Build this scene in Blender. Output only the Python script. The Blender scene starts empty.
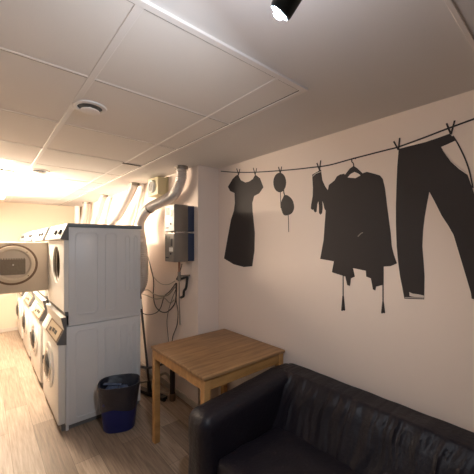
import bpy, bmesh, math, random
from mathutils import Vector, Matrix, noise
from mathutils.geometry import tessellate_polygon
random.seed(7)
sc = bpy.context.scene
COL = sc.collection
PI = math.pi

# ---------------------------------------------------------------- camera
F_PX, YAW, CY, EYE = 299.4, .706, 242.7, 1.6
SN, CS = math.sin(YAW), math.cos(YAW)
cam_d = bpy.data.cameras.new('camera')
cam = bpy.data.objects.new('camera', cam_d)
COL.objects.link(cam)
cam.location = (0, 0, EYE)
cam.rotation_euler = (PI/2, 0, -YAW)
cam_d.sensor_width = 36
cam_d.lens = F_PX/474*36
cam_d.shift_y = (CY-237)/474
cam_d.clip_start = .02
sc.camera = cam

def at(u, v, X=None, Y=None, Z=None):
    """measured point of the photograph -> point of the room, on a known plane"""
    l = (u-237)/F_PX
    dx, dy, dz = SN+l*CS, CS-l*SN, (CY-v)/F_PX
    t = X/dx if X is not None else Y/dy if Y is not None else (Z-EYE)/dz
    return Vector((t*dx, t*dy, EYE+t*dz))

# ---------------------------------------------------------------- materials
def mat(name, col, rough=.6, metal=0, spec=.5, noise_amt=0, nscale=8, bump=0, bscale=60, emis=None, estr=0, coat=0, alpha=1, trans=0):
    m = bpy.data.materials.new(name); m.use_nodes = True
    nt = m.node_tree; b = nt.nodes['Principled BSDF']
    b.inputs['Base Color'].default_value = (*col, 1)
    b.inputs['Roughness'].default_value = rough
    b.inputs['Metallic'].default_value = metal
    b.inputs['Specular IOR Level'].default_value = spec
    b.inputs['Coat Weight'].default_value = coat
    b.inputs['Alpha'].default_value = alpha
    b.inputs['Transmission Weight'].default_value = trans
    if emis:
        b.inputs['Emission Color'].default_value = (*emis, 1)
        b.inputs['Emission Strength'].default_value = estr
    tc = nt.nodes.new('ShaderNodeTexCoord')
    if noise_amt:
        n = nt.nodes.new('ShaderNodeTexNoise'); n.inputs['Scale'].default_value = nscale
        n.inputs['Detail'].default_value = 5
        nt.links.new(tc.outputs['Object'], n.inputs['Vector'])
        mx = nt.nodes.new('ShaderNodeMix'); mx.data_type = 'RGBA'
        mx.inputs[6].default_value = (*[c*(1-noise_amt) for c in col], 1)
        mx.inputs[7].default_value = (*[min(1, c*(1+noise_amt)) for c in col], 1)
        nt.links.new(n.outputs['Fac'], mx.inputs[0])
        nt.links.new(mx.outputs[2], b.inputs['Base Color'])
    if bump:
        n2 = nt.nodes.new('ShaderNodeTexNoise'); n2.inputs['Scale'].default_value = bscale
        n2.inputs['Detail'].default_value = 4
        nt.links.new(tc.outputs['Object'], n2.inputs['Vector'])
        bp = nt.nodes.new('ShaderNodeBump'); bp.inputs['Strength'].default_value = bump
        bp.inputs['Distance'].default_value = .01
        nt.links.new(n2.outputs['Fac'], bp.inputs['Height'])
        nt.links.new(bp.outputs['Normal'], b.inputs['Normal'])
    return m

def floor_mat():
    m = bpy.data.materials.new('laminate'); m.use_nodes = True
    nt = m.node_tree; b = nt.nodes['Principled BSDF']; L = nt.links.new
    tc = nt.nodes.new('ShaderNodeTexCoord'); sep = nt.nodes.new('ShaderNodeSeparateXYZ')
    cmb = nt.nodes.new('ShaderNodeCombineXYZ')
    L(tc.outputs['Object'], sep.inputs[0]); L(sep.outputs[1], cmb.inputs[0]); L(sep.outputs[0], cmb.inputs[1])
    br = nt.nodes.new('ShaderNodeTexBrick')
    br.inputs['Scale'].default_value = 1; br.inputs['Brick Width'].default_value = 1.2
    br.inputs['Row Height'].default_value = .17; br.inputs['Mortar Size'].default_value = .0016
    br.inputs['Mortar Smooth'].default_value = .3; br.offset = .37; br.offset_frequency = 2
    br.inputs['Color1'].default_value = (.42, .34, .275, 1)
    br.inputs['Color2'].default_value = (.20, .148, .112, 1)
    br.inputs['Mortar'].default_value = (.12, .085, .06, 1)
    L(cmb.outputs[0], br.inputs['Vector'])
    mp = nt.nodes.new('ShaderNodeMapping'); mp.inputs['Scale'].default_value = (30, 1.5, 1)
    L(tc.outputs['Object'], mp.inputs[0])
    n = nt.nodes.new('ShaderNodeTexNoise'); n.inputs['Scale'].default_value = 2.2; n.inputs['Detail'].default_value = 6
    n.inputs['Roughness'].default_value = .65
    L(mp.outputs[0], n.inputs['Vector'])
    rp = nt.nodes.new('ShaderNodeValToRGB')
    rp.color_ramp.elements[0].position = .3; rp.color_ramp.elements[0].color = (.50, .46, .42, 1)
    rp.color_ramp.elements[1].position = .72; rp.color_ramp.elements[1].color = (1.2, 1.17, 1.12, 1)
    L(n.outputs['Fac'], rp.inputs[0])
    mx = nt.nodes.new('ShaderNodeMix'); mx.data_type = 'RGBA'; mx.blend_type = 'MULTIPLY'
    mx.inputs[0].default_value = 1
    L(br.outputs['Color'], mx.inputs[6]); L(rp.outputs[0], mx.inputs[7]); L(mx.outputs[2], b.inputs['Base Color'])
    b.inputs['Roughness'].default_value = .42
    bp = nt.nodes.new('ShaderNodeBump'); bp.inputs['Strength'].default_value = .25; bp.inputs['Distance'].default_value = .003
    L(br.outputs['Fac'], bp.inputs['Height']); bp.invert = True; L(bp.outputs[0], b.inputs['Normal'])
    return m

def wood_mat(name, c1, c2, c3):
    m = bpy.data.materials.new(name); m.use_nodes = True
    nt = m.node_tree; b = nt.nodes['Principled BSDF']; L = nt.links.new
    tc = nt.nodes.new('ShaderNodeTexCoord')
    mp = nt.nodes.new('ShaderNodeMapping'); mp.inputs['Scale'].default_value = (2.2, 26, 14)
    L(tc.outputs['Object'], mp.inputs[0])
    n = nt.nodes.new('ShaderNodeTexNoise'); n.inputs['Scale'].default_value = 1.3; n.inputs['Detail'].default_value = 7
    L(mp.outputs[0], n.inputs['Vector'])
    rp = nt.nodes.new('ShaderNodeValToRGB')
    rp.color_ramp.elements[0].position = .33; rp.color_ramp.elements[0].color = (*c1, 1)
    rp.color_ramp.elements[1].position = .7; rp.color_ramp.elements[1].color = (*c2, 1)
    L(n.outputs['Fac'], rp.inputs[0])
    n2 = nt.nodes.new('ShaderNodeTexNoise'); n2.inputs['Scale'].default_value = 5; n2.inputs['Detail'].default_value = 4
    L(tc.outputs['Object'], n2.inputs['Vector'])
    r2 = nt.nodes.new('ShaderNodeValToRGB'); r2.color_ramp.elements[0].position = .45; r2.color_ramp.elements[1].position = .75
    L(n2.outputs['Fac'], r2.inputs[0])
    mx = nt.nodes.new('ShaderNodeMix'); mx.data_type = 'RGBA'
    ml = nt.nodes.new('ShaderNodeMath'); ml.operation = 'MULTIPLY'; ml.inputs[1].default_value = .45
    L(r2.outputs[0], ml.inputs[0]); L(ml.outputs[0], mx.inputs[0])
    L(rp.outputs[0], mx.inputs[6]); mx.inputs[7].default_value = (*c3, 1)
    L(mx.outputs[2], b.inputs['Base Color'])
    b.inputs['Roughness'].default_value = .5
    return m

M = dict(
    wall=mat('wall_paint', (.83, .70, .615), .85, bump=.05, bscale=120, noise_amt=.02, nscale=3),
    greywall=mat('unseen_wall_bounce_cut', (.26, .27, .28), .85, bump=.05, bscale=120),  # unseen walls darkened to cut the light they bounce back
    farwall=mat('far_wall_paint', (.62, .51, .40), .85, bump=.05, bscale=120),
    plaster=mat('ceiling_plaster', (.76, .72, .69), .9, bump=.03, bscale=150),
    tile=mat('ceiling_tile', (.80, .74, .69), .9, bump=.12, bscale=260, noise_amt=.03, nscale=2),
    grid=mat('ceiling_grid_white', (.82, .76, .72), .5),
    griddark=mat('ceiling_gap_shade', (.10, .08, .07), .9),  # dark for the open joint and for painted shadow lines beside bars
    floor=floor_mat(),
    base=mat('baseboard_paint', (.5, .44, .38), .6),
    enamel=mat('white_enamel', (.72, .72, .73), .38, noise_amt=.02),
    enamel2=mat('warm_white_enamel', (.80, .77, .72), .35),
    slate=mat('slate_trim', (.15, .18, .20), .5),
    greycap=mat('grey_end_cap', (.15, .145, .14), .55),
    tan=mat('tan_control_plate', (.50, .40, .28), .4),
    brown=mat('brown_bezel', (.16, .10, .06), .5),
    black=mat('black_plastic', (.02, .02, .02), .45),
    darkglass=mat('dark_glass', (.03, .028, .025), .12, spec=.7),
    chrome=mat('chrome', (.7, .7, .7), .22, metal=1),
    steel=mat('brushed_steel', (.27, .24, .21), .38, metal=.7, noise_amt=.08, nscale=20),
    doortan=mat('galvanised_door_liner', (.62, .53, .42), .5, metal=.15, noise_amt=.05),
    mesh=mat('lint_mesh', (.20, .165, .12), .7, noise_amt=.4, nscale=160),
    drum=mat('drum_steel', (.33, .28, .22), .4, metal=.6),
    foil=mat('foil_duct', (.62, .58, .55), .38, metal=.7, bump=.8, bscale=40, noise_amt=.15, nscale=15),
    whiteplastic=mat('white_plastic', (.8, .79, .76), .4),
    beige=mat('beige_housing', (.46, .41, .25), .5),
    grille=mat('grey_grille', (.22, .20, .17), .5),
    navy=mat('navy_housing', (.02, .035, .08), .4),
    label=mat('label_white', (.85, .83, .78), .5),
    cable=mat('cable_brown', (.06, .045, .035), .5),
    cablepale=mat('cable_pale', (.42, .35, .27), .5),
    copper=mat('copper_pipe', (.30, .15, .10), .35, metal=.8),
    pipebrown=mat('dark_pipe', (.035, .02, .018), .25),
    decal=mat('black_vinyl', (.030, .023, .023), .62, spec=.35),
    decalline=mat('white_vinyl', (.62, .54, .48), .7),
    binblue=mat('blue_plastic', (.008, .014, .12), .4),
    bag=mat('bin_bag', (.022, .020, .028), .4, bump=.6, bscale=25),
    bagin=mat('bin_bag_inside', (.014, .017, .03), .4, bump=.6, bscale=25),
    paper=mat('crumpled_paper', (.09, .12, .20), .8),
    leather=mat('black_leather', (.012, .0095, .014), .46, spec=.28, bump=.25, bscale=55),
    tabletop=wood_mat('worn_pine_top', (.23, .115, .045), (.43, .245, .11), (.12, .062, .03)),
    pine=wood_mat('pine', (.38, .19, .06), (.54, .29, .10), (.27, .13, .05)),
    lampbody=mat('lamp_body', (.02, .03, .035), .35, metal=.3),
)
M['lens'] = mat('lamp_lens', (.9, .95, 1), .3, emis=(.86, .93, 1), estr=60)
M['panel'] = mat('ceiling_lamp_diffuser', (1, 1, 1), .4, emis=(1, .815, .615), estr=175)

# ---------------------------------------------------------------- helpers
def bx(bm, lo, hi, bevel=0, seg=2):
    c = [(a+b)/2 for a, b in zip(lo, hi)]; s = [abs(b-a) for a, b in zip(lo, hi)]
    g = bmesh.ops.create_cube(bm, size=1, matrix=Matrix.Translation(c) @ Matrix.Diagonal((*s, 1)))
    if bevel:
        es = list({e for v in g['verts'] for e in v.link_edges})
        bmesh.ops.bevel(bm, geom=es, offset=bevel, segments=seg, affect='EDGES', profile=.5)
    return bm

def smooth_path(pts, n=6):
    pts = [Vector(p) for p in pts]
    if len(pts) < 3: return pts
    out = []
    P = [pts[0]*2-pts[1]] + pts + [pts[-1]*2-pts[-2]]
    for i in range(1, len(P)-2):
        a, b, c, d = P[i-1:i+3]
        for k in range(n):
            t = k/n
            out.append(.5*((2*b)+(c-a)*t+(2*a-5*b+4*c-d)*t*t+(3*b-a-3*c+d)*t**3))
    out.append(pts[-1])
    return out

def tube(bm, pts, r, seg=12, cap=True):
    pts = [Vector(p) for p in pts]
    n = len(pts); rs = r if isinstance(r, (list, tuple)) else [r]*n
    rings = []; up = None
    for i, p in enumerate(pts):
        t = (pts[min(i+1, n-1)]-pts[max(i-1, 0)]).normalized()
        if up is None:
            up = Vector((0, 0, 1)) if abs(t.z) < .9 else Vector((1, 0, 0))
        a = (up - t*up.dot(t))
        a = a.normalized() if a.length > 1e-5 else t.orthogonal().normalized()
        up = a; b = t.cross(a)
        rings.append([bm.verts.new(p+(a*math.cos(2*PI*k/seg)+b*math.sin(2*PI*k/seg))*rs[i]) for k in range(seg)])
    for i in range(n-1):
        for k in range(seg):
            bm.faces.new((rings[i][k], rings[i][(k+1) % seg], rings[i+1][(k+1) % seg], rings[i+1][k]))
    if cap:
        bm.faces.new(rings[0][::-1]); bm.faces.new(rings[-1])
    return bm

def duct_mesh(bm, pts, r, pitch=.020, amp=.16, n=10):
    sp = smooth_path(pts, 24)
    # resample evenly with a corrugated radius
    out = [sp[0]]; acc = 0
    step = pitch/3
    L = [0]
    for a, b in zip(sp, sp[1:]): L.append(L[-1]+(b-a).length)
    total = L[-1]; cnt = int(total/step); j = 0; out = []
    for i in range(cnt+1):
        s = total*i/cnt
        while j < len(L)-2 and L[j+1] < s: j += 1
        t = (s-L[j])/max(1e-9, L[j+1]-L[j]); out.append(sp[j].lerp(sp[j+1], t))
    rs = [r*(1+amp*(.5*math.cos(2*PI*i/3))+.04*noise.noise(out[i]*9)) for i in range(len(out))]
    return tube(bm, out, rs, 16)

def lathe(bm, prof, axis_o, axis_d, seg=32):
    """prof: (radius, height along axis)"""
    d = Vector(axis_d).normalized(); a = d.orthogonal().normalized(); b = d.cross(a); o = Vector(axis_o)
    rings = []
    for r, h in prof:
        if r < 1e-6: rings.append([bm.verts.new(o+d*h)])
        else: rings.append([bm.verts.new(o+d*h+(a*math.cos(2*PI*k/seg)+b*math.sin(2*PI*k/seg))*r) for k in range(seg)])
    for R, S in zip(rings, rings[1:]):
        for k in range(seg):
            k2 = (k+1) % seg
            if len(R) == 1 and len(S) == 1: continue
            if len(R) == 1: bm.faces.new((R[0], S[k2], S[k]))
            elif len(S) == 1: bm.faces.new((R[k], R[k2], S[0]))
            else: bm.faces.new((R[k], R[k2], S[k2], S[k]))
    return bm

def extr(bm, poly, vec):
    vs = [bm.verts.new(p) for p in poly]; f = bm.faces.new(vs)
    g = bmesh.ops.extrude_face_region(bm, geom=[f])
    nv = [e for e in g['geom'] if isinstance(e, bmesh.types.BMVert)]
    bmesh.ops.translate(bm, verts=nv, vec=vec)
    return bm

def rbox(bm, lo, hi, r, n=(12, 12, 12), disp=None):
    """rounded box as a dense grid; disp(p, normal) -> new p"""
    tmp = bmesh.new()
    lo, hi = Vector(lo), Vector(hi); c = (lo+hi)/2; h = (hi-lo)/2
    vm = {}
    def V(p):
        k = tuple(round(x, 5) for x in p)
        if k not in vm:
            q = Vector(p); inner = Vector([max(-(h[i]-r), min(h[i]-r, q[i])) for i in range(3)])
            d = q-inner
            if d.length > 1e-9: nrm = d.normalized(); q = inner+nrm*r
            else: nrm = Vector((0, 0, 1))
            q = q+c
            if disp: q = disp(q, nrm)
            vm[k] = tmp.verts.new(q)
        return vm[k]
    for ax in range(3):
        a1, a2 = (ax+1) % 3, (ax+2) % 3
        for s in (-1, 1):
            for i in range(n[a1]):
                for j in range(n[a2]):
                    qs = []
                    for di, dj in ((0, 0), (1, 0), (1, 1), (0, 1)):
                        p = [0, 0, 0]; p[ax] = s*h[ax]
                        p[a1] = -h[a1]+2*h[a1]*(i+di)/n[a1]; p[a2] = -h[a2]+2*h[a2]*(j+dj)/n[a2]
                        qs.append(V(p))
                    if s < 0: qs = qs[::-1]
                    if len(set(qs)) == 4: tmp.faces.new(qs)
    me = bpy.data.meshes.new('t'); tmp.to_mesh(me); bm.from_mesh(me); bpy.data.meshes.remove(me); tmp.free()
    return bm

def obj(name, bm, m, parent=None, smooth=False, kind=None, label=None):
    bmesh.ops.remove_doubles(bm, verts=bm.verts, dist=1e-6)
    bmesh.ops.recalc_face_normals(bm, faces=bm.faces)
    me = bpy.data.meshes.new(name); bm.to_mesh(me); bm.free()
    mm = m if isinstance(m, bpy.types.Material) else M[m]
    me.materials.append(mm)
    if smooth:
        for p in me.polygons: p.use_smooth = True
        try: me.set_sharp_from_angle(angle=math.radians(40))
        except Exception: pass
    o = bpy.data.objects.new(name, me); COL.objects.link(o)
    if parent:
        o.parent = parent
        w = Vector((0, 0, 0)); q = parent
        while q: w += q.location; q = q.parent
        me.transform(Matrix.Translation(-w))      # every parent is an unrotated Empty or a mesh at its thing's origin
    if kind: o['kind'] = kind
    if label: o['label'] = label
    return o
def B(lo, hi, bevel=0, seg=2): return bx(bmesh.new(), lo, hi, bevel, seg)
def thing(name, label, cat, loc=(0, 0, 0), group=None):
    o = bpy.data.objects.new(name, None); COL.objects.link(o); o.location = loc; o.empty_display_size = .1
    o['label'] = label; o['category'] = cat
    if group: o['group'] = group
    return o
def tag(o, label, cat, group=None):
    o['label'] = label; o['category'] = cat
    if group: o['group'] = group
    return o
def struct(name, bm, m): return obj(name, bm, m, kind='structure')

# ---------------------------------------------------------------- the room
WX, CX, COLY, HC, FY = 1.812, 1.567, 2.41, 2.34, 6.8
LX, BY = -1.7, -3.2
struct('floor', B((LX-.1, BY-.1, -.08), (WX+.1, FY+.1, 0)), 'floor')
struct('wall_right', B((WX, BY-.1, 0), (WX+.1, COLY+.3, HC)), 'wall')
struct('wall_chase', B((CX, COLY, 0), (WX+.1, FY, HC)), 'wall')
struct('wall_far', B((LX-.1, FY, 0), (WX+.1, FY+.1, HC)), 'farwall')
struct('wall_left', B((LX-.1, BY-.1, 0), (LX, FY, HC)), 'greywall')
struct('wall_back', B((LX-.1, BY-.1, 0), (WX+.1, BY, HC)), 'greywall')
GX1, GX2 = 1.004, 1.175
G0 = .89
struct('ceiling', B((LX-.1, BY-.1, HC), (WX+.1, FY+.1, HC+.1)), 'plaster')
# suspended tile field, a few millimetres proud of the plaster border
tn = 1
def bar(lo, hi, m='grid'):
    global tn
    struct('trim_%d' % tn, B(lo, hi, .0015, 1), m); tn += 1
rows = [.89, 1.435, 2.09, 2.735, 3.33, 3.93, 4.53, 5.13, 5.73, 6.33]
xs = [-1.49, -.87, -.25, .372, GX1]
allx = [LX]+xs[0:]+[GX2]
struct('ceiling_tile_field', B((LX, G0, HC-.006), (GX2, FY, HC)), 'tile')
for x in xs[1:]:
    w = .015 if x < 1 else .009
    bar((x-w, G0, HC-.009), (x+w, FY, HC-.006))
for y in rows[1:]:
    bar((LX, y-.007, HC-.0085), (GX2, y+.007, HC-.006))
    bar((LX, y+.007, HC-.0068), (GX2, y+.0105, HC-.006), 'griddark')  # dark strip paints the shadow line along each bar
bar((LX, G0-.018, HC-.011), (GX2+.018, G0+.010, HC))
bar((GX2-.010, G0+.010, HC-.011), (GX2+.018, FY, HC))
bar((LX, G0+.010, HC-.0068), (GX2-.01, G0+.014, HC-.006), 'griddark')
bar((GX2-.014, G0+.014, HC-.0068), (GX2-.01, FY, HC-.006), 'griddark')
bar((LX, .268, HC-.008), (WX, .284, HC))
# open joint where one tile has dropped at the border
bar((GX2-.19, 2.762, HC-.0105), (GX2-.02, 2.79, HC-.006), 'griddark')
# baseboards
struct('baseboard_right', B((WX-.012, BY, 0), (WX, COLY, .06), .002, 1), 'base')
struct('baseboard_chase', bx(B((CX-.012, COLY-.012, 0), (CX, FY, .06), .002, 1), (CX, COLY-.012, 0), (WX-.012, COLY, .06), .002, 1), 'base')
struct('baseboard_far', B((LX, FY-.012, 0), (CX-.012, FY, .06), .002, 1), 'base')

# ---------------------------------------------------------------- washing machines and dryers
X0, X1, WID = .545, 1.2, .80
YS = [2.88, 3.88, 4.88, 5.88]
def ring(bm, c, d, r0, r1, h, seg=36, h0=0):
    return lathe(bm, [(r0, h0), (r1, h0), (r1, h0+h*.7), (r1-(r1-r0)*.25, h0+h), (r0+(r1-r0)*.25, h0+h), (r0, h0+h*.6), (r0, h0)], c, d, seg)

def ribs(bm, z0, z1, spans):
    """rounded pressed ribs in the side sheet, facing -Y"""
    for a, b, za, zb in spans:
        w = .010
        y0, y1 = -.006, .004
        r = .02
        pts = [(a+r, zb), (b-r, zb), (b, zb-r), (b, za+r), (b-r, za), (a+r, za), (a, za+r), (a, zb-r)]
        k = len(pts)
        for i in range(k):
            p, q = pts[i], pts[(i+1) % k]
            d = Vector((q[0]-p[0], 0, q[1]-p[1])); L = d.length; d.normalize(); nrm = Vector((-d.z, 0, d.x))*w/2
            P = Vector((p[0], y0, p[1]))-d*.002; Q = Vector((q[0], y0, q[1]))+d*.002
            extr(bm, [P+nrm, Q+nrm, Q-nrm, P-nrm], (0, y1-y0, 0))
    return bm

def washer(first):
    t = thing('washing_machine', '', 'washing machine', (0, 0, 0), 'washing machines in the row')
    bm = B((X0, 0, .035), (X1, WID, .880), .008)
    ribs(bm, .05, .9, [(.62, .80, .08, .83), (.86, .955, .16, .82), (1.0, 1.075, .16, .82), (1.12, 1.165, .16, .82)])
    bx(bm, (X0+.0, -.004, .0), (X0+.02, .01, .72))
    obj('cabinet', bm, 'enamel', t, True)
    obj('toe_kick', B((X0-.03, .015, 0), (X1-.01, WID-.015, .035)), 'greycap', t)
    fp = B((.486, .004, .06), (X0, WID-.004, .735), .01)
    obj('front_panel', fp, 'enamel2', t, True)
    # head with a sloping control plate, grey end caps
    prof = [(X0+.005, .728), (.480, .742), (.476, .752), (.530, .862), (.508, .962), (X0+.005, .965)]
    bm = extr(bmesh.new(), [(x, .012, z) for x, z in prof], (0, WID-.024, 0))
    obj('control_head', bm, 'enamel2', t)
    for ys in (0, WID-.012):
        cp = obj('end_cap', extr(bmesh.new(), [(x, ys, z) for x, z in prof], (0, .012, 0)), 'greycap', t)
    p0, p1 = Vector((.476, 0, .752)), Vector((.530, 0, .862))
    d = (p1-p0).normalized(); nn = Vector((-d.z, 0, d.x))
    def plate(a, b, y0, y1, h0, h1):
        P = p0+d*((p1-p0).length*a)+nn*h0; Q = p0+d*((p1-p0).length*b)+nn*h0
        return extr(bmesh.new(), [P+Vector((0, y0, 0)), Q+Vector((0, y0, 0)), Q+Vector((0, y1, 0)), P+Vector((0, y1, 0))], nn*(h1-h0))
    cpn = obj('control_plate', plate(.02, .98, .015, .55, 0, .004), 'brown', t)
    obj('face_plate', plate(.12, .9, .04, .50, .004, .006), 'tan', cpn)
    for y in (.14, .24):
        obj('display', plate(.38, .62, y, y+.07, .006, .009), 'black', cpn)
    obj('button', plate(.25, .50, .36, .42, .006, .010), 'black', cpn)
    # porthole door
    c = Vector((.486, .40, .46))
    dr = obj('door', ring(bmesh.new(), c, (-1, 0, 0), .150, .205, .016), 'enamel2', t, True)
    obj('chrome_rim', ring(bmesh.new(), c, (-1, 0, 0), .128, .156, .026, 36), 'chrome', dr, True)
    obj('door_glass', lathe(bmesh.new(), [(0, .050), (.06, .045), (.10, .032), (.125, .014), (.130, 0), (0, 0)], c, (-1, 0, 0), 32), 'darkglass', dr, True)
    obj('handle', B((.452, .575, .42), (.474, .60, .50), .005), 'black', dr, True)
    return t

def dryer(opendoor):
    z0, z1 = .975, 1.768
    t = thing('tumble_dryer', '', 'dryer', (0, 0, z0-.088), 'tumble dryers stacked on the washing machines')
    wm = bmesh.new()
    # cabinet walls (hollow drum opening in front for all)
    bx(wm, (X0+.02, 0, z0-.088), (X1, WID, z1-.034), .006)
    bmesh.ops.delete(wm, geom=[f for f in wm.faces if f.normal.x < -.99 and f.calc_area() > .1], context='FACES')
    ribs(wm, z0, z1, [(.62, .80, z0+.00, z1-.08), (.87, .965, z0+.0, z1-.08), (1.05, 1.09, z0+.16, z1-.10), (1.135, 1.165, z0+.16, z1-.10)])
    bx(wm, (X0+.02, -.004, z0-.088), (X1, .006, z0-.066))
    obj('cabinet', wm, 'enamel', t, True)
    obj('top_trim', B((X0+.01, -.006, z1-.034), (X1+.01, WID+.006, z1), .006), 'slate', t, True)
    # front panel with a real round hole
    cz, cy, r = 1.397, .35, .172
    fr = bmesh.new(); seg = 48; rect = []
    y0, y1, za, zb = .004, WID-.004, z0+.035, 1.62
    outer, inner = [], []
    for k in range(seg):
        a = 2*PI*k/seg; dy, dz = math.cos(a), math.sin(a)
        s = min(((y1-cy)/dy if dy > 1e-6 else (y0-cy)/dy if dy < -1e-6 else 9), ((zb-cz)/dz if dz > 1e-6 else (za-cz)/dz if dz < -1e-6 else 9))
        outer.append((cy+dy*s, cz+dz*s)); inner.append((cy+dy*r, cz+dz*r))
    for c4 in ((y0, za), (y1, za), (y1, zb), (y0, zb)):
        i = min(range(seg), key=lambda k: (outer[k][0]-c4[0])**2+(outer[k][1]-c4[1])**2); outer[i] = c4
    for xx in (.53, X0+.02):
        vo = [fr.verts.new((xx, *p)) for p in outer]; vi = [fr.verts.new((xx, *p)) for p in inner]
        for k in range(seg): fr.faces.new((vo[k], vo[(k+1) % seg], vi[(k+1) % seg], vi[k]))
        rect.append((vo, vi))
    for w in (0, 1):
        A, Bq = rect[0][w], rect[1][w]
        for k in range(seg): fr.faces.new((A[k], A[(k+1) % seg], Bq[(k+1) % seg], Bq[k]))
    fpn = obj('front_panel', fr, 'enamel2', t)
    obj('kick_strip', B((.538, .004, z0), (X0+.02, WID-.004, z0+.03), .003), 'greycap', t)
    dm = lathe(bmesh.new(), [(r, .0), (r-.008, .0), (r+.05, .06), (r+.05, .42), (0, .42), (0, .425), (r+.055, .425), (r+.055, .058), (r, 0)], (.5455, cy, cz), (1, 0, 0), 40)
    obj('drum', dm, 'drum', t, True)
    # sloping control head
    prof = [(X0+.02, 1.62), (.506, 1.628), (.504, 1.636), (.553, 1.76), (X0+.02, 1.76)]
    obj('control_head', extr(bmesh.new(), [(x, .01, z) for x, z in prof], (0, WID-.02, 0)), 'enamel2', t)
    for ys in (-.004, WID-.01):
        obj('end_cap', extr(bmesh.new(), [(x, ys, z) for x, z in prof], (0, .014, 0)), 'greycap', t)
    p0, p1 = Vector((.504, 0, 1.636)), Vector((.553, 0, 1.76)); d = (p1-p0).normalized(); nn = Vector((-d.z, 0, d.x))
    for y in (.10, .30):
        c = p0+d*.06+Vector((0, y, 0))
        obj('knob', lathe(bmesh.new(), [(0, 0), (.024, 0), (.022, .018), (0, .02)], c, nn, 20), 'black', t, True)
    c = p0+d*.06
    obj('display', extr(bmesh.new(), [c+Vector((0, .5, 0)), c+Vector((0, .62, 0)), c+d*.03+Vector((0, .62, 0)), c+d*.03+Vector((0, .5, 0))], nn*.003), 'tan', t)
    if opendoor:
        # door swung out 90 degrees about its far edge, inner side to the camera
        Yd = WID-.03; a, b = -.068, .528
        bm = B((a, Yd, 1.105), (b, Yd+.035, 1.605), .008)
        dr = obj('door', bm, 'doortan', t, True, label='open galvanised dryer door, seen from the inside')
        cx, zc = .236, 1.385
        # dark seal ring that also paints the liner's shadow, wider at lower right; round liner with cut-off top
        obj('gasket_shade', lathe(bmesh.new(), [(.150, 0), (.200, 0), (.200, .012), (.188, .016), (.150, .012)], (cx, Yd, zc), (0, -1, 0), 48), 'brown', dr, True)
        obj('liner', lathe(bmesh.new(), [(0, 0), (.186, 0), (.180, .0), (.180, .040), (.170, .048), (.148, .048), (.134, .020), (.0, .018)], (cx-.004, Yd, zc+.004), (0, -1, 0), 48), 'doortan', dr, True)
        s = bmesh.new(); bx(s, (cx-.105, Yd-.024, zc-.098), (cx+.095, Yd-.019, zc+.052), .002, 1)
        for k in range(10):
            bx(s, (cx-.105+.02*k+.004, Yd-.026, zc+.05), (cx-.105+.02*k+.014, Yd-.019, zc+.064))
        lf = obj('lint_screen', s, 'mesh', dr)
        obj('screw', lathe(bmesh.new(), [(0, 0), (.007, 0), (.005, .004), (0, .005)], (cx-.004, Yd-.024, zc-.002), (0, -1, 0), 12), 'whiteplastic', lf, True)
        for ang in (50, -45, 135, -135):
            obj('screw', lathe(bmesh.new(), [(0, 0), (.006, 0), (.005, .004), (0, .005)], (cx+.163*math.cos(math.radians(ang)), Yd-.047, zc+.159*math.sin(math.radians(ang))), (0, -1, 0), 12), 'brown', dr, True)
        for zz in (1.19, 1.50):
            obj('hinge', tube(bmesh.new(), [(.526, Yd+.036, zz), (.526, Yd+.036, zz+.05)], .008, 10), 'chrome', dr, True)
    else:
        c = Vector((.53, cy, cz))
        dr = obj('door', bx(lathe(bmesh.new(), [(0, .01), (.1, .014), (.20, .014), (.215, .006), (.215, 0), (0, 0)], c, (-1, 0, 0), 40), (.522, .16, 1.12), (.530, .64, 1.60), .003, 1), 'enamel2', t, True)
        obj('door_glass', lathe(bmesh.new(), [(0, .02), (.1, .019), (.14, .014), (.14, .01), (0, .01)], c, (-1, 0, 0), 32), 'darkglass', dr, True)
        obj('handle', B((.496, .15, 1.35), (.522, .175, 1.45), .005), 'chrome', dr, True)
    return t

def dup(root, loc, label):
    r = root.copy(); COL.objects.link(r); r.location = loc; r['label'] = label
    for ch in list(root.children):
        c = ch.copy(); COL.objects.link(c); c.parent = r
        for g in ch.children:
            d = g.copy(); COL.objects.link(d); d.parent = c
    return r
w0 = washer(True); w0.location = (0, YS[0], 0)
w0['label'] = 'nearest white washing machine, blue bin against its ribbed side'
wl = ['white washing machine standing second in the row from the camera', 'white washing machine third in the row, between the second and the farthest',
      'farthest white washing machine of the row, next to the end wall']
for y, l in zip(YS[1:], wl): dup(w0, (0, y, 0), l)
d0 = dryer(True); d0.location = (0, YS[0], .887)
d0['label'] = 'nearest white tumble dryer with its square door swung open'
d1 = dryer(False); d1.location = (0, YS[1], .887)
dl = ['closed white tumble dryer directly behind the one with the open door', 'closed white tumble dryer stacked third in the row, between second and last', 'farthest tumble dryer of the row, stacked beside the end wall']
d1['label'] = dl[0]
for y, l in zip(YS[2:], dl[1:]): dup(d1, (0, y, .887), l)

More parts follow.
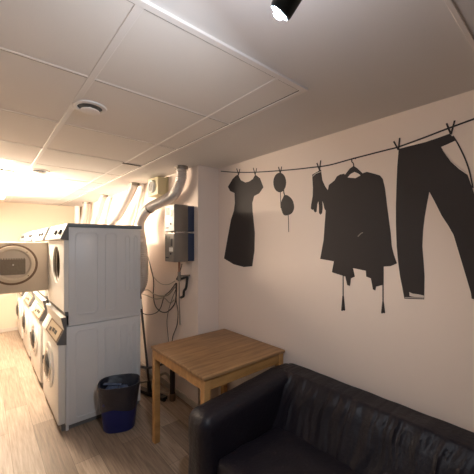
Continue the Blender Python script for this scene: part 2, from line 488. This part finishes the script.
# ---------------------------------------------------------------- ducts behind the machines
def duct(pts, r, label, collar=None):
    t = thing('exhaust_duct', label, 'duct', pts[0])
    obj('flexible_hose', duct_mesh(bmesh.new(), pts, r), 'foil', t, True)
    obj('ceiling_collar', lathe(bmesh.new(), [(r*.9, 0), (r+.012, 0), (r+.01, .012), (r*.9, .014)], (pts[0][0], pts[0][1], HC-.0135-.006), (0, 0, 1), 28) if False else
        lathe(bmesh.new(), [(0, 0), (r+.010, 0), (r+.010, .03), (0, .03)], (pts[0][0], pts[0][1], HC-.0305), (0, 0, 1), 28), 'steel', t, True)
    if collar:
        c, d = collar
        cl = obj('hose_clamp', lathe(bmesh.new(), [(r*.98, -.008), (r+.006, -.008), (r+.006, .008), (r*.98, .008), (r*.98, -.008)], c, d, 28), 'cable', t, True)
    return t
duct([(1.475, 2.56, 2.335), (1.475, 2.575, 2.22), (1.47, 2.68, 2.10), (1.46, 2.87, 2.045), (1.435, 3.07, 2.01), (1.415, 3.21, 1.97), (1.395, 3.32, 1.88), (1.375, 3.33, 1.77), (1.365, 3.25, 1.60), (1.36, 3.20, 1.45), (1.36, 3.19, 1.25), (1.34, 3.20, 1.12), (1.28, 3.22, 1.05), (1.212, 3.22, 1.04)],
     .052, 'silver foil exhaust duct curving down past the two steel boxes', ((1.425, 3.16, 1.985), (-.1, .7, -.2)))
duct([(1.446, 3.66, 2.335), (1.44, 3.80, 2.22), (1.42, 4.0, 2.06), (1.40, 4.15, 1.95), (1.35, 4.24, 1.86), (1.30, 4.26, 1.70), (1.212, 4.26, 1.6)], .05,
     'pale exhaust duct slanting from the ceiling left of the beige fan box')
duct([(1.443, 4.88, 2.335), (1.43, 5.0, 2.2), (1.41, 5.15, 2.0), (1.36, 5.26, 1.85), (1.3, 5.28, 1.7), (1.212, 5.28, 1.6)], .05,
     'pale exhaust duct rising over the middle of the dryer row')
duct([(1.456, 5.95, 2.335), (1.45, 6.0, 2.15), (1.42, 6.1, 1.95), (1.36, 6.22, 1.8), (1.212, 6.26, 1.6)], .055,
     'farthest exhaust duct, upright near the end wall')
tag(obj('water_pipe', tube(bmesh.new(), [(1.531, 3.60, 2.335), (1.515, 3.78, 1.98), (1.50, 3.90, 1.76), (1.50, 3.95, 1.2), (1.50, 3.95, 0)], .017, 12), 'whiteplastic', smooth=True),
    'thin white pipe sloping beside the duct left of the fan box', 'pipe')
tag(obj('vertical_pipe', tube(bmesh.new(), [(1.47, 6.70, HC-.001), (1.47, 6.70, 0)], .05, 16), 'whiteplastic', smooth=True),
    'wide pale pipe upright in the far corner behind the dryers', 'pipe')

# extractor fan box
t = thing('extractor_fan', 'beige box fan with round grey grille high on the wall', 'fan', (CX, 3.15, 2.12))
obj('housing', B((1.445, 3.014, 2.125), (CX, 3.27, 2.318), .008), 'beige', t, True)
obj('back_flange', B((1.55, 3.0, 2.112), (CX, 3.285, 2.326), .003), 'beige', t, True)
g = obj('grille', lathe(bmesh.new(), [(.055, 0), (.072, 0), (.072, .022), (.066, .028), (.055, .024), (.055, 0)], (1.445, 3.142, 2.222), (-1, 0, 0), 28), 'whiteplastic', t, True)
s = bmesh.new()
for k in range(7): bx(s, (1.424, 3.095, 2.173+.015*k), (1.444, 3.189, 2.183+.015*k))
obj('louvre', s, 'grille', g)

# two stacked steel control boxes
def cbox(z0, z1, label, lower):
    t = thing('control_box', label, 'control box', (CX, 2.56, z0), 'steel control boxes on the wall')
    obj('steel_cover', B((1.35, 2.47, z0), (1.495, 2.655, z1), .004), 'steel', t, True)
    obj('rear_housing', B((1.495, 2.475, z0+.003), (CX, 2.65, z1-.003), .004), 'navy', t, True, label='navy blue rear housing')
    f = obj('front_plate', B((1.345, 2.476, z0+.006), (1.35, 2.649, z1-.006), .001, 1), 'label' if not lower else 'steel', t)
    h = z1-z0
    obj('display', B((1.342, 2.56, z0+h*.62), (1.345, 2.625, z0+h*.90)), 'grille', f)
    obj('keypad', B((1.342, 2.50, z0+h*.55), (1.345, 2.53, z0+h*.8)), 'black' if lower else 'cablepale', f)
    obj('button', lathe(bmesh.new(), [(0, 0), (.009, 0), (.008, .006), (0, .006)], (1.345, 2.53, z0+h*.28), (-1, 0, 0), 14), 'black', f, True)
    obj('slot', B((1.342, 2.575, z0+h*.12), (1.345, 2.63, z0+h*.16)), 'black', f)
    if lower:
        obj('sticker', B((1.3425, 2.49, z0+h*.36), (1.345, 2.56, z0+h*.50)), 'label', f)
    return t
cbox(1.705, 1.957, 'upper steel control box with white front, under the foil duct', False)
cbox(1.42, 1.692, 'lower steel control box with grey front and cables beneath', True)
tag(obj('mounting_rail', B((1.40, 2.50, 1.692), (CX, 2.63, 1.705)), 'chrome'), 'shiny rail between the upper and lower steel control boxes', 'rail')

# conduit, valve arm, cables
XW = 1.535
def P(u, v, X=XW): return at(u, v, X=X)
t = thing('conduit', 'short copper pipe leaving the underside of the lower steel box', 'pipe', (1.45, 2.56, 1.2))
a = Vector((1.45, 2.56, 1.42))
obj('pipe', tube(bmesh.new(), [a, a-Vector((0, 0, .10))], .011, 12), 'copper', t, True)
obj('clamp', B((1.44, 2.552, 1.27), (CX, 2.568, 1.285)), 'steel', t)
obj('fitting', tube(bmesh.new(), [a-Vector((0, 0, .10)), a-Vector((0, 0, .19))], .015, 12), 'steel', t, True)
obj('lower_pipe', tube(bmesh.new(), [a-Vector((0, 0, .19)), a-Vector((0, 0, .42)), a-Vector((-.02, -.02, .62))], .0055, 10), 'steel', t, True)
tag(obj('bracket_arm', tube(bmesh.new(), smooth_path([P(177, 279), P(182, 278.5), P(187, 277), P(187, 281), P(186, 288), P(184, 291), P(183.5, 296), P(181, 297.5)], 4), .013, 10), 'black', smooth=True),
    'black crooked bracket beside the copper pipe on the wall', 'bracket')
def cab(pts, r, m, label, X=XW):
    vs = [P(p[0], p[1], p[2] if len(p) > 2 else X) for p in pts]
    return tag(obj('cable', tube(bmesh.new(), smooth_path(vs, 6), r, 8), m, smooth=True), label, 'cable')
cab([(141.4, 240, 1.44), (144, 248, 1.46), (148.7, 260, 1.50), (153.4, 279), (153.4, 295), (155.3, 305.6), (160.4, 311.3), (167, 312), (174, 305), (176, 297), (176.5, 283)], .006, 'cable',
    'dark cable dropping from the foil duct into the lowest loop')
cab([(137.6, 308.7, 1.40), (142.7, 313.2, 1.47), (149, 314.7), (156.6, 312.5), (161, 306.8), (164.2, 296.7), (170, 291), (176, 283)], .005, 'cable',
    'dark cable looping from behind the dryer up towards the copper pipe')
cab([(150, 267, 1.50), (153.4, 276.5), (160.4, 283.4), (168, 284.5), (175, 281)], .0045, 'cablepale', 'pale thin cable sagging sideways below the steel boxes')
cab([(176, 283, 1.52), (176.2, 300, 1.52), (178, 312, 1.52), (177, 325, 1.52), (173, 336, 1.52), (172, 345, 1.52)], .005, 'cable', 'dark cable hanging straight down behind the wooden table')
cab([(175.5, 290, 1.525), (170, 305, 1.53), (167, 320, 1.53), (168, 335, 1.53), (169, 345, 1.53)], .003, 'cable', 'thin cable bowing outward behind the wooden table')
cab([(182, 264, 1.50), (180, 271, 1.51), (176.5, 279, 1.52)], .004, 'cable', 'short thin lead from the lower steel box to the copper pipe')
cab([(141.5, 242, 1.42), (146, 252, 1.44), (147.5, 262, 1.46), (144, 270, 1.46)], .004, 'cablepale', 'pale thin lead curled against the vertical foil duct')
cab([(142, 290.5, 1.50), (148, 290), (153, 293.5), (160, 296), (168, 295), (175, 287)], .007, 'cablepale', 'upper of two pale leads crossing the wall behind the dryer')
cab([(142, 294, 1.50), (148, 296), (156, 299), (164, 298), (170, 303), (174, 300)], .006, 'cablepale', 'lower of two pale leads crossing the wall behind the dryer')
tag(obj('plug_connector', B((1.205, 2.93, .93), (1.235, 2.975, 1.03), .004), 'whiteplastic'), 'small white connector on the rear edge of the nearest dryer', 'connector')

# standing dark pipe, squeegee, hose
t = thing('waste_pipe', 'dark brown upright pipe against the wall behind the table', 'pipe', (1.46, 2.76, 0))
obj('pipe', tube(bmesh.new(), [(1.475, 2.74, 0.0), (1.475, 2.74, .30), (1.485, 2.75, .52)], .026, 16), 'pipebrown', t, True)
obj('socket', tube(bmesh.new(), [(1.475, 2.74, .0), (1.475, 2.74, .07)], .031, 16), 'brown', t, True)
t = thing('floor_squeegee', 'black floor squeegee leaning behind the washing machine, wide head down', 'squeegee', (1.355, 2.97, 0))
h0, h1 = Vector((1.285, 3.15, 0)), Vector((1.405, 2.765, 0)); dd = (h1-h0).normalized(); nn = Vector((-dd.y, dd.x, 0))
obj('head', extr(bmesh.new(), [h0+nn*.03+Vector((0, 0, .015)), h1+nn*.03+Vector((0, 0, .015)), h1-nn*.03+Vector((0, 0, .015)), h0-nn*.03+Vector((0, 0, .015))], (0, 0, .03)), 'black', t)
obj('rubber_blade', extr(bmesh.new(), [h0+nn*.012, h1+nn*.012, h1-nn*.012, h0-nn*.012], (0, 0, .016)), 'black', t)
mid = h0.lerp(h1, .45)
obj('socket', tube(bmesh.new(), [mid+Vector((0, 0, .04)), mid+Vector((-.006, .012, .15))], [.024, .017], 14), 'black', t, True)
obj('pole', tube(bmesh.new(), [mid+Vector((-.003, .008, .10)), mid+Vector((-.05, .16, 1.15))], .0115, 12), 'cable', t, True)
tag(obj('drain_hose', tube(bmesh.new(), smooth_path([(1.203, 3.05, .34), (1.30, 2.98, .30), (1.40, 2.95, .30), (1.49, 2.93, .33), (1.53, 3.1, .36), (1.53, 3.3, .30)], 8), .012, 10), 'cable', smooth=True),
    'dark hose crossing from the washing machine back to the wall', 'hose')
tag(obj('drain_hose', tube(bmesh.new(), smooth_path([(1.203, 3.1, .12), (1.30, 3.16, .08), (1.44, 3.1, .10), (1.52, 2.98, .18), (1.53, 2.86, .10), (1.49, 2.84, .03), (1.44, 2.96, .018), (1.49, 3.2, .018)], 8), .013, 10), 'cablepale', smooth=True),
    'pale hose curled on the floor behind the squeegee', 'hose')

# ---------------------------------------------------------------- ceiling valves
def valve(x, y, label):
    t = thing('air_valve', label, 'vent', (x, y, HC-.006), 'round ceiling air valves')
    z = HC-.006
    obj('flange', lathe(bmesh.new(), [(.062, 0), (.085, 0), (.083, .006), (.070, .010), (.062, .008), (.062, 0)], (x, y, z), (0, 0, -1), 40), 'grid', t, True)
    obj('throat', lathe(bmesh.new(), [(0, 0), (.0625, 0), (.0625, .002), (0, .002)], (x, y, z), (0, 0, -1), 32), 'black', t)
    obj('disc', lathe(bmesh.new(), [(0, .030), (.03, .029), (.046, .025), (.048, .021), (.02, .018), (.008, .002), (0, .002)], (x, y, z), (0, 0, -1), 32), 'grid', t, True)
valve(.446, 1.75, 'round white air valve in the nearest ceiling tiles')
valve(.451, 3.62, 'round white air valve in the ceiling farther back, near the bright lamp')

# ---------------------------------------------------------------- table
TX0, TX1, TY0, TY1, TZ = 1.035, 1.79, 1.525, 2.285, .77
t = thing('wooden_table', 'square worn pine table with straight legs beside the black sofa', 'table', ((TX0+TX1)/2, (TY0+TY1)/2, 0))
obj('tabletop', B((TX0, TY0, TZ-.022), (TX1, TY1, TZ), .004), 'tabletop', t, True)
ap = .018
i0 = .012
for lo, hi in (((TX0+i0, TY0+.05, TZ-.095), (TX0+i0+.02, TY1-.05, TZ-.022)), ((TX1-i0-.02, TY0+.05, TZ-.095), (TX1-i0, TY1-.05, TZ-.022)),
               ((TX0+.05, TY0+i0, TZ-.095), (TX1-.05, TY0+i0+.02, TZ-.022)), ((TX0+.05, TY1-i0-.02, TZ-.095), (TX1-.05, TY1-i0, TZ-.022))):
    obj('apron', B(lo, hi, .002, 1), 'pine', t)
for lx in (TX0+.008, TX1-.056):
    for ly in (TY0+.008, TY1-.056):
        obj('leg', B((lx, ly, 0), (lx+.048, ly+.048, TZ-.022), .004), 'pine', t, True)

# ---------------------------------------------------------------- bin
t = thing('waste_bin', 'blue oval waste bin with dark bag, beside the washing machine', 'bin', (.912, 2.645, 0))
bc = Vector((.912, 2.645, 0)); ang = math.radians(-24)
def oval(z, a, b, n=40, e=2.7):
    out = []
    for k in range(n):
        th = 2*PI*k/n; c, s = math.cos(th), math.sin(th)
        x = a*math.copysign(abs(c)**(2/e), c); y = b*math.copysign(abs(s)**(2/e), s)
        out.append(bc+Vector((x*math.cos(ang)-y*math.sin(ang), x*math.sin(ang)+y*math.cos(ang), z)))
    return out
def loft(bm, rings, cap0=False, cap1=False):
    R = [[bm.verts.new(p) for p in r] for r in rings]
    for a, b in zip(R, R[1:]):
        for k in range(len(a)): bm.faces.new((a[k], a[(k+1) % len(a)], b[(k+1) % len(a)], b[k]))
    if cap0: bm.faces.new(R[0][::-1])
    if cap1: bm.faces.new(R[-1])
    return bm
HB = .385
obj('shell', loft(bmesh.new(), [oval(0, .118, .088), oval(.012, .128, .096), oval(HB, .168, .138), oval(HB, .162, .132), oval(.02, .122, .090)], True, True), 'binblue', t, True)
def wob(r, amp, seed):
    return [p+Vector((noise.noise(p*14+Vector((seed, 0, 0))), noise.noise(p*14+Vector((0, seed, 0))), .6*noise.noise(p*11+Vector((0, 0, seed)))))*amp for p in r]
bg = bmesh.new()
rs = [wob([p + Vector((0, 0, .018*math.sin(i*.5)+.02*math.sin(i*.17))) for i, p in enumerate(oval(.21, .152, .124))], .010, 3)]
for z, a in ((.24, .158), (.30, .165), (.35, .171), (.375, .177)): a -= .004; rs.append(wob(oval(z, a, a-.030), .006, z*9))
rs.append(wob(oval(HB+.012, .172, .143), .004, 1)); rs.append(wob(oval(HB+.010, .162, .133), .004, 2))
loft(bg, rs)
bag = obj('bin_bag', bg, 'bag', t, True, label='dark bag folded over the rim')
rs = [wob(oval(HB+.010, .162, .133), .004, 2)]
for z, a in ((.345, .155), (.30, .140), (.22, .125)): rs.append(wob(oval(z, a, a-.045), .016, z*7))
obj('bag_lining', loft(bmesh.new(), rs, False, True), 'bagin', bag, True)
cr = bmesh.new()
def crp(q, n): return q+n*.014*noise.noise(q*38)
rbox(cr, (.82, 2.66, .28), (.92, 2.74, .35), .03, (10, 10, 8), crp); rbox(cr, (.91, 2.64, .27), (1.0, 2.72, .335), .03, (10, 10, 8), crp)
tag(obj('crumpled_paper', cr, 'paper', smooth=True), 'crumpled bluish rubbish lying inside the bin bag', 'rubbish')
cr = bmesh.new(); rbox(cr, (.0, .0, .0), (.15, .03, .01), .004, (14, 5, 3), lambda q, n: q+n*.004*noise.noise(q*50))
o = tag(obj('paper_strip', cr, 'paper', smooth=True), 'grey blue strip lying across the mouth of the bin', 'rubbish')
o.location = (.80, 2.73, .362); o.rotation_euler = (0, .05, -.62)

# ---------------------------------------------------------------- sofa
S = thing('sofa', 'black leather sofa with rounded arms against the right wall', 'sofa', (1.38, .6, 0))
def wr(q, n, amp=.008, sy=22, sz=3.0, sx=6):
    return amp*(noise.noise(Vector((q.x*sx, q.y*sy, q.z*sz)))+.5*noise.noise(Vector((q.x*sx*2, q.y*sy*2.1, q.z*sz*2+5))))
YA0, YA1 = 1.322, 1.517    # arm by the table
def arm(y0, y1):
    def dp(q, n):
        s = (q.x-.93)/(1.79-.93); up = max(0, (q.z-.1)/.5)
        q = q.copy(); q.z += (.002+.062*min(1, s*1.3)-.008*s)*up
        return q+n*(.006*noise.noise(Vector((q.x*7, q.y*7, q.z*5)))+.005*max(0, 1-abs(s)*5)*noise.noise(Vector((q.y*60, q.z*6, 3))))
    return rbox(bmesh.new(), (.895, y0, .07), (1.785, y1, .645), .065, (44, 14, 30), dp)
obj('arm', arm(YA0, YA1), 'leather', S, True)
obj('arm', arm(-.62, -.42), 'leather', S, True)
def seatd(q, n): return q+n*(wr(q, n, .008, 6, 4, 6))
obj('base', rbox(bmesh.new(), (1.0, -.43, .07), (1.76, 1.33, .29), .03, (20, 40, 8)), 'leather', S, True)
for y0, y1 in ((.455, 1.326), (-.42, .455)):
    def sd(q, n, y0=y0, y1=y1):
        k = max(0, 1-((q.y-(y0+y1)/2)/(.5*(y1-y0)))**2)*.018
        q = q.copy()
        if n.z > .3: q.z += k
        return q+n*wr(q, n, .007, 7, 4, 7)
    obj('seat_cushion', rbox(bmesh.new(), (.965, y0, .27), (1.50, y1, .425), .045, (30, 44, 10), sd), 'leather', S, True)
def bd(q, n):
    s = (1.40-q.y)/1.15; up = max(0, (q.z-.3)/.4)
    q = q.copy()
    lean = .21*up; q.x += lean*max(0, min(1, (1.78-q.x)/.42))
    f = max(0, -n.x+.25*n.z)
    yy = q.y+.05*noise.noise(Vector((q.z*6, q.y*3, 4)))
    wrk = -.030*abs(noise.noise(Vector((yy*12, q.z*1.8, 1.3))))-.018*abs(noise.noise(Vector((yy*32, q.z*3, 9))))
    return q+n*(wrk*f*(.35+.65*min(1, up*1.3))+.004*noise.noise(q*9))
obj('backrest', rbox(bmesh.new(), (1.36, -.42, .25), (1.795, 1.495, .712), .085, (24, 260, 40), bd), 'leather', S, True)
for fx in (1.02, 1.70):
    for fy in (-.56, 1.46):
        obj('foot', lathe(bmesh.new(), [(0, 0), (.02, 0), (.028, .085), (0, .085)], (fx, fy, 0), (0, 0, 1), 16), 'black', S, True)

# ---------------------------------------------------------------- silhouettes stuck on the wall
DX = WX+.0003
def decal(bm, pts, th=.0015, X=DX):
    ps = [at(u, v, X=X) for u, v in pts]
    n = len(ps)
    A = [bm.verts.new(p) for p in ps]; Bk = [bm.verts.new(p-Vector((th, 0, 0))) for p in ps]
    for t3 in tessellate_polygon([[Vector((p.y, p.z, 0)) for p in ps]]):
        bm.faces.new([A[i] for i in t3]); bm.faces.new([Bk[i] for i in t3][::-1])
    for i in range(n):
        j = (i+1) % n; bm.faces.new((A[i], A[j], Bk[j], Bk[i]))
    return bm
def sm(pts, n=3):
    """closed smooth outline"""
    out = []; k = len(pts)
    for i in range(k):
        a, b, c, d = [Vector(pts[(i+j-1) % k]) for j in range(4)]
        for s in range(n):
            t = s/n; out.append(tuple(.5*((2*b)+(c-a)*t+(2*a-5*b+4*c-d)*t*t+(3*b-a-3*c+d)*t**3)))
    return out
def stroke(bm, pts, w, th=.0015, X=DX):
    """flat band of width w metres along pixel points on the wall"""
    ps = [at(u, v, X=X) for u, v in pts]
    ws = w if isinstance(w, (list, tuple)) else [w]*len(ps)
    L, R = [], []
    for i, p in enumerate(ps):
        d = (ps[min(i+1, len(ps)-1)]-ps[max(i-1, 0)]).normalized(); nn = Vector((0, -d.z, d.y))*ws[i]/2
        L.append(p+nn); R.append(p-nn)
    for i in range(len(ps)-1):
        extr(bm, [L[i], L[i+1], R[i+1], R[i]], (-th, 0, 0))
    return bm
def s2(pts, n=5): return [tuple(p)[:2] for p in smooth_path([(u, v, 0) for u, v in pts], n)]
def clip(a, b, c, label):
    bm = bmesh.new(); stroke(bm, [a, c], .008, .0026); stroke(bm, [b, c], .008, .0028)
    return tag(obj('clothespin_decal', bm, 'decal'), label, 'clothespin decal', 'clothespin silhouettes on the line')

rope = [(221, 171.3), (235, 172.3), (250, 172.4), (265, 171.7), (281, 170.6), (296, 169.3), (310, 167.7), (329, 165.2), (353.7, 158.5), (386, 150.2), (398.3, 147), (422, 138.5), (446.7, 129), (474, 119), (500, 109), (540, 92)]
tag(obj('clothesline_decal', stroke(bmesh.new(), s2(rope, 6), .0085, .002), 'decal'), 'long dark painted clothesline sagging across the right wall', 'clothesline decal')
dress = [(238.4, 174.4), (239.2, 177), (241, 180.3), (245.4, 182.5), (249.2, 181.6), (253, 179), (255.3, 174.6), (260, 178.2), (263.5, 187.2), (259.3, 193.3), (254.2, 196), (252.3, 203), (252.6, 210.6), (253.4, 218), (254.9, 232.8), (254.5, 250.5), (252.3, 266.3), (244, 267), (234, 264.4), (224.1, 258.5), (227.7, 237.8), (231, 220), (234, 210.6), (235, 203), (234.6, 193), (230.2, 191), (228, 186.8), (232.7, 179), (235.9, 175.8)]
tag(obj('dress_decal', decal(bmesh.new(), dress), 'decal'), 'black short-sleeved dress silhouette on the wall, leftmost on the line', 'dress decal')
t = thing('sunglasses_decal', 'black sunglasses silhouette hanging by one lens, right of the dress', 'sunglasses decal', at(282, 190, X=WX))
e1 = [(279.8+6.4*math.cos(a), 182.5+9.8*math.sin(a)) for a in [2*PI*k/24 for k in range(24)]]
obj('lens', decal(bmesh.new(), e1), 'decal', t)
e2 = sm([(284.5, 195.2), (288, 195.6), (292.5, 200), (294.2, 207), (292.5, 212.5), (288.5, 215), (283.8, 214.8), (281, 207.5), (281.3, 202), (283, 198)])
obj('lens', decal(bmesh.new(), e2), 'decal', t)
obj('bridge', stroke(bmesh.new(), [(283.5, 189), (284, 193), (285.5, 198)], .010, .0018), 'decal', t)
obj('temple', stroke(bmesh.new(), [(280.4, 190), (280.7, 200), (281, 208)], .006, .0018), 'decal', t)
obj('temple', stroke(bmesh.new(), [(288.2, 213), (288.6, 222), (288.8, 232)], .006, .0018), 'decal', t)
t = thing('glove_decal', 'black glove silhouette, fingers down, between sunglasses and poncho', 'glove decal', at(319, 190, X=WX))
glove = [(312.3, 174.8), (321, 169.6), (322.3, 180), (325, 186), (328.3, 191), (328.2, 197), (327.8, 208), (326.3, 211), (324.6, 209), (323.3, 203), (322.3, 201), (322.7, 208), (322.1, 213.3), (320.5, 214.6), (319.1, 213), (319, 206), (318.5, 201), (317.4, 204), (316.6, 211.5), (315.2, 212.6), (314, 210.8), (313.4, 209.4), (312.4, 210), (310.9, 208.5), (311.2, 205), (312.8, 196), (313, 188)]
obj('hand_shape', decal(bmesh.new(), glove), 'decal', t)
obj('cuff_line', stroke(bmesh.new(), [(312.8, 176.4), (316, 173.5), (321, 171.6)], .005, .0022), 'decalline', t, label='pale cuff line')
t = thing('poncho_decal', 'black poncho silhouette with two tassels hanging from its hem', 'poncho decal', at(358, 220, X=WX))
poncho = [(329, 185), (334.7, 180.4), (337, 176.5), (340, 174.6), (344.2, 173.8), (346, 176.2), (348, 177.6), (355.6, 178.2), (360, 175.8), (363.5, 173), (367, 171.9), (374.6, 173.8), (380, 175.5), (382.8, 179), (385, 188), (387, 205), (390.8, 233.6), (391.8, 246), (394, 255), (397, 263.3), (391, 266), (383, 266.6), (382.4, 285), (376.2, 286.6), (375.4, 290.4), (373, 289.3), (371, 278.4), (366.3, 276.5), (366, 270.8), (353, 268), (354.9, 276.5), (351, 278.4), (350, 286), (347.3, 285), (345.4, 276.5), (332, 272.2), (334, 261.3), (320.3, 258.9), (323.7, 240), (325, 222), (326.2, 205), (327.6, 192)]
obj('cloth_shape', decal(bmesh.new(), poncho, .0018), 'decal', t)
for (x, ya, yb, yc) in ((343.2, 274, 297, 311), (383.1, 264, 302.5, 313.6)):
    q = obj('tassel_cord', stroke(bmesh.new(), [(x, ya), (x, yb)], .007), 'decal', t)
    obj('tassel', decal(bmesh.new(), [(x-.7, yb-1), (x+.7, yb-1), (x+2.1, yc-1), (x+1.2, yc-.2), (x+.2, yc-.9), (x-.8, yc), (x-1.9, yc-.6)], .0022), 'decal', q)
obj('buckle', stroke(bmesh.new(), [(358, 236.5), (361, 233.5), (363, 232.5)], .006, .003), 'steel', t, label='small dull grey mark')
t = thing('hanger_decal', 'black coat hanger silhouette above the poncho neck', 'hanger decal', at(354, 170, X=WX))
obj('shoulder_bar', decal(bmesh.new(), [(344.4, 175.8), (350, 168.5), (353.7, 166), (357, 168), (363.6, 174.2), (361.5, 175.8), (358, 173.3), (354.5, 171.9), (350.5, 174), (347.6, 177.4)], .0022), 'decal', t)
obj('hook', stroke(bmesh.new(), s2([(353.9, 167), (353.4, 163.5), (352, 161.8), (352.2, 159.2), (354.5, 158), (356, 159)], 4), .006, .003), 'decal', t)
t = thing('trousers_decal', 'black trousers silhouette pinned at the waist, rightmost on the line', 'trousers decal', at(430, 200, X=WX))
pants = [(398.8, 149), (410, 146), (425, 142.3), (438, 138), (449.5, 133.8), (452.8, 136.6), (455.4, 140.6), (448, 144), (441, 147), (450.5, 161.3), (459, 169), (467.6, 174.8), (472.4, 188), (478, 205), (488, 230), (496, 262), (499, 306), (471.7, 298.6), (471, 292.8), (466, 276), (460.6, 258), (453.6, 234.8), (448, 225), (442, 216), (433.9, 200), (429.4, 191.7), (427, 204), (424.6, 218), (423.2, 230), (422.4, 246.4), (423.8, 264), (424.6, 276.6), (424.2, 299.3), (404.4, 298.6), (402.5, 288), (400.2, 276.6), (398.2, 262), (396.8, 246.4), (396, 225), (396, 205), (396.6, 185), (397.3, 167)]
obj('cloth_shape', decal(bmesh.new(), pants), 'decal', t)
obj('pocket_outline', stroke(bmesh.new(), s2([(453, 136), (458, 144), (464.4, 157), (468.5, 168), (470.8, 177), (473, 188)], 4), .006, .0018), 'decal', t)
obj('pocket_seam', stroke(bmesh.new(), s2([(443, 150), (450, 159.5), (458, 166.5), (466, 172.5)], 4), .003, .0024), 'decalline', t)
obj('hem_fold', decal(bmesh.new(), [(409.4, 292), (413, 293.6), (418, 294.2), (424.2, 295.6), (424.2, 297.6), (415, 297), (409.8, 296)], .0024), 'decalline', t, label='pale folded hem')
obj('hem_line', stroke(bmesh.new(), [(404.8, 297.3), (411, 297.6), (423.8, 298.2)], .003, .0026), 'decalline', t)
clip((236.8, 168.6), (240, 169), (238.7, 175), 'left clothespin silhouette on the shoulder of the dress')
clip((253.4, 168), (256.8, 168.2), (255.3, 175), 'right clothespin silhouette on the shoulder of the dress')
clip((278.6, 167), (281.8, 166.6), (280.4, 173.4), 'clothespin silhouette above the sunglasses')
clip((317, 163), (320.9, 160.4), (319.6, 170.5), 'clothespin silhouette above the glove')
clip((393.8, 141.4), (399.8, 138), (398.6, 150), 'clothespin silhouette at the left end of the trouser waist')
clip((446.6, 123.4), (454.8, 120.6), (451, 134.5), 'clothespin silhouette at the right end of the trouser waist')

# ---------------------------------------------------------------- lamps
dv = Vector((-.19, .66, -.73)).normalized()
lc = at(281, 10.5, Z=2.09)
t = thing('ceiling_spotlight', 'dark cylindrical spotlight with bright cold bulb on the ceiling', 'spotlight', (lc.x, lc.y, HC))
R0 = .0255
obj('spot_head', lathe(bmesh.new(), [(R0*.86, .006), (R0, 0), (R0, -.06), (R0*.85, -.08), (.010, -.088), (0, -.088), (0, -.03), (R0*.86, -.012)], lc, dv, 32), 'lampbody', t, True)
obj('bulb_lens', lathe(bmesh.new(), [(0, .016), (R0*.35, .014), (R0*.6, .004), (R0*.84, 0), (R0*.84, -.008), (0, -.008)], lc, dv, 28), 'lens', t, True)
bk = lc-dv*.075
obj('stem', tube(bmesh.new(), [bk, (bk.x, bk.y, HC)], .007, 10), 'lampbody', t, True)
obj('ceiling_rose', lathe(bmesh.new(), [(0, 0), (.042, 0), (.042, -.018), (.035, -.024), (0, -.024)], (bk.x, bk.y, HC), (0, 0, 1), 28), 'lampbody', t, True)
def area(name, loc, direction, size, power, col, shape='DISK', sy=None):
    l = bpy.data.lights.new(name, 'AREA'); l.shape = shape; l.size = size
    if sy: l.size_y = sy
    l.energy = power; l.color = col
    o = bpy.data.objects.new(name, l); COL.objects.link(o); o.location = loc
    o.rotation_euler = Vector(direction).to_track_quat('-Z', 'Y').to_euler(); return o
area('spot_glow', lc+dv*.022, dv, .04, 8.5, (.84, .92, 1))
pl = bpy.data.lights.new('bulb_spill', 'POINT'); pl.energy = 3.8; pl.color = (.88, .90, 1); pl.shadow_soft_size = .012
po = bpy.data.objects.new('bulb_spill', pl); COL.objects.link(po); po.location = lc+dv*.036
# opal batten lamps over the aisle
for k, (x, y, lb) in enumerate(((.17, 4.2, 'nearer opal lamp glowing warm on the ceiling over the aisle'), (.17, 5.15, 'farther opal lamp glowing warm on the ceiling over the aisle'))):
    t = thing('ceiling_lamp', lb, 'ceiling lamp', (x, y, HC), 'opal lamps over the aisle')
    obj('mounting_plate', B((x-.09, y-.42, HC-.03), (x+.09, y+.42, HC-.012), .004, 1), 'grid', t)
    obj('diffuser', B((x-.08, y-.40, HC-.10), (x+.08, y+.40, HC-.03), .02), 'panel', t)

w = bpy.data.worlds.new('world'); sc.world = w; w.use_nodes = True
w.node_tree.nodes['Background'].inputs[0].default_value = (1, .85, .7, 1)
w.node_tree.nodes['Background'].inputs[1].default_value = .0
sc.view_settings.view_transform = 'Standard'
sc.view_settings.look = 'None'
sc.view_settings.gamma = 1
sc.view_settings.exposure = .5
sc.view_settings.use_curve_mapping = False
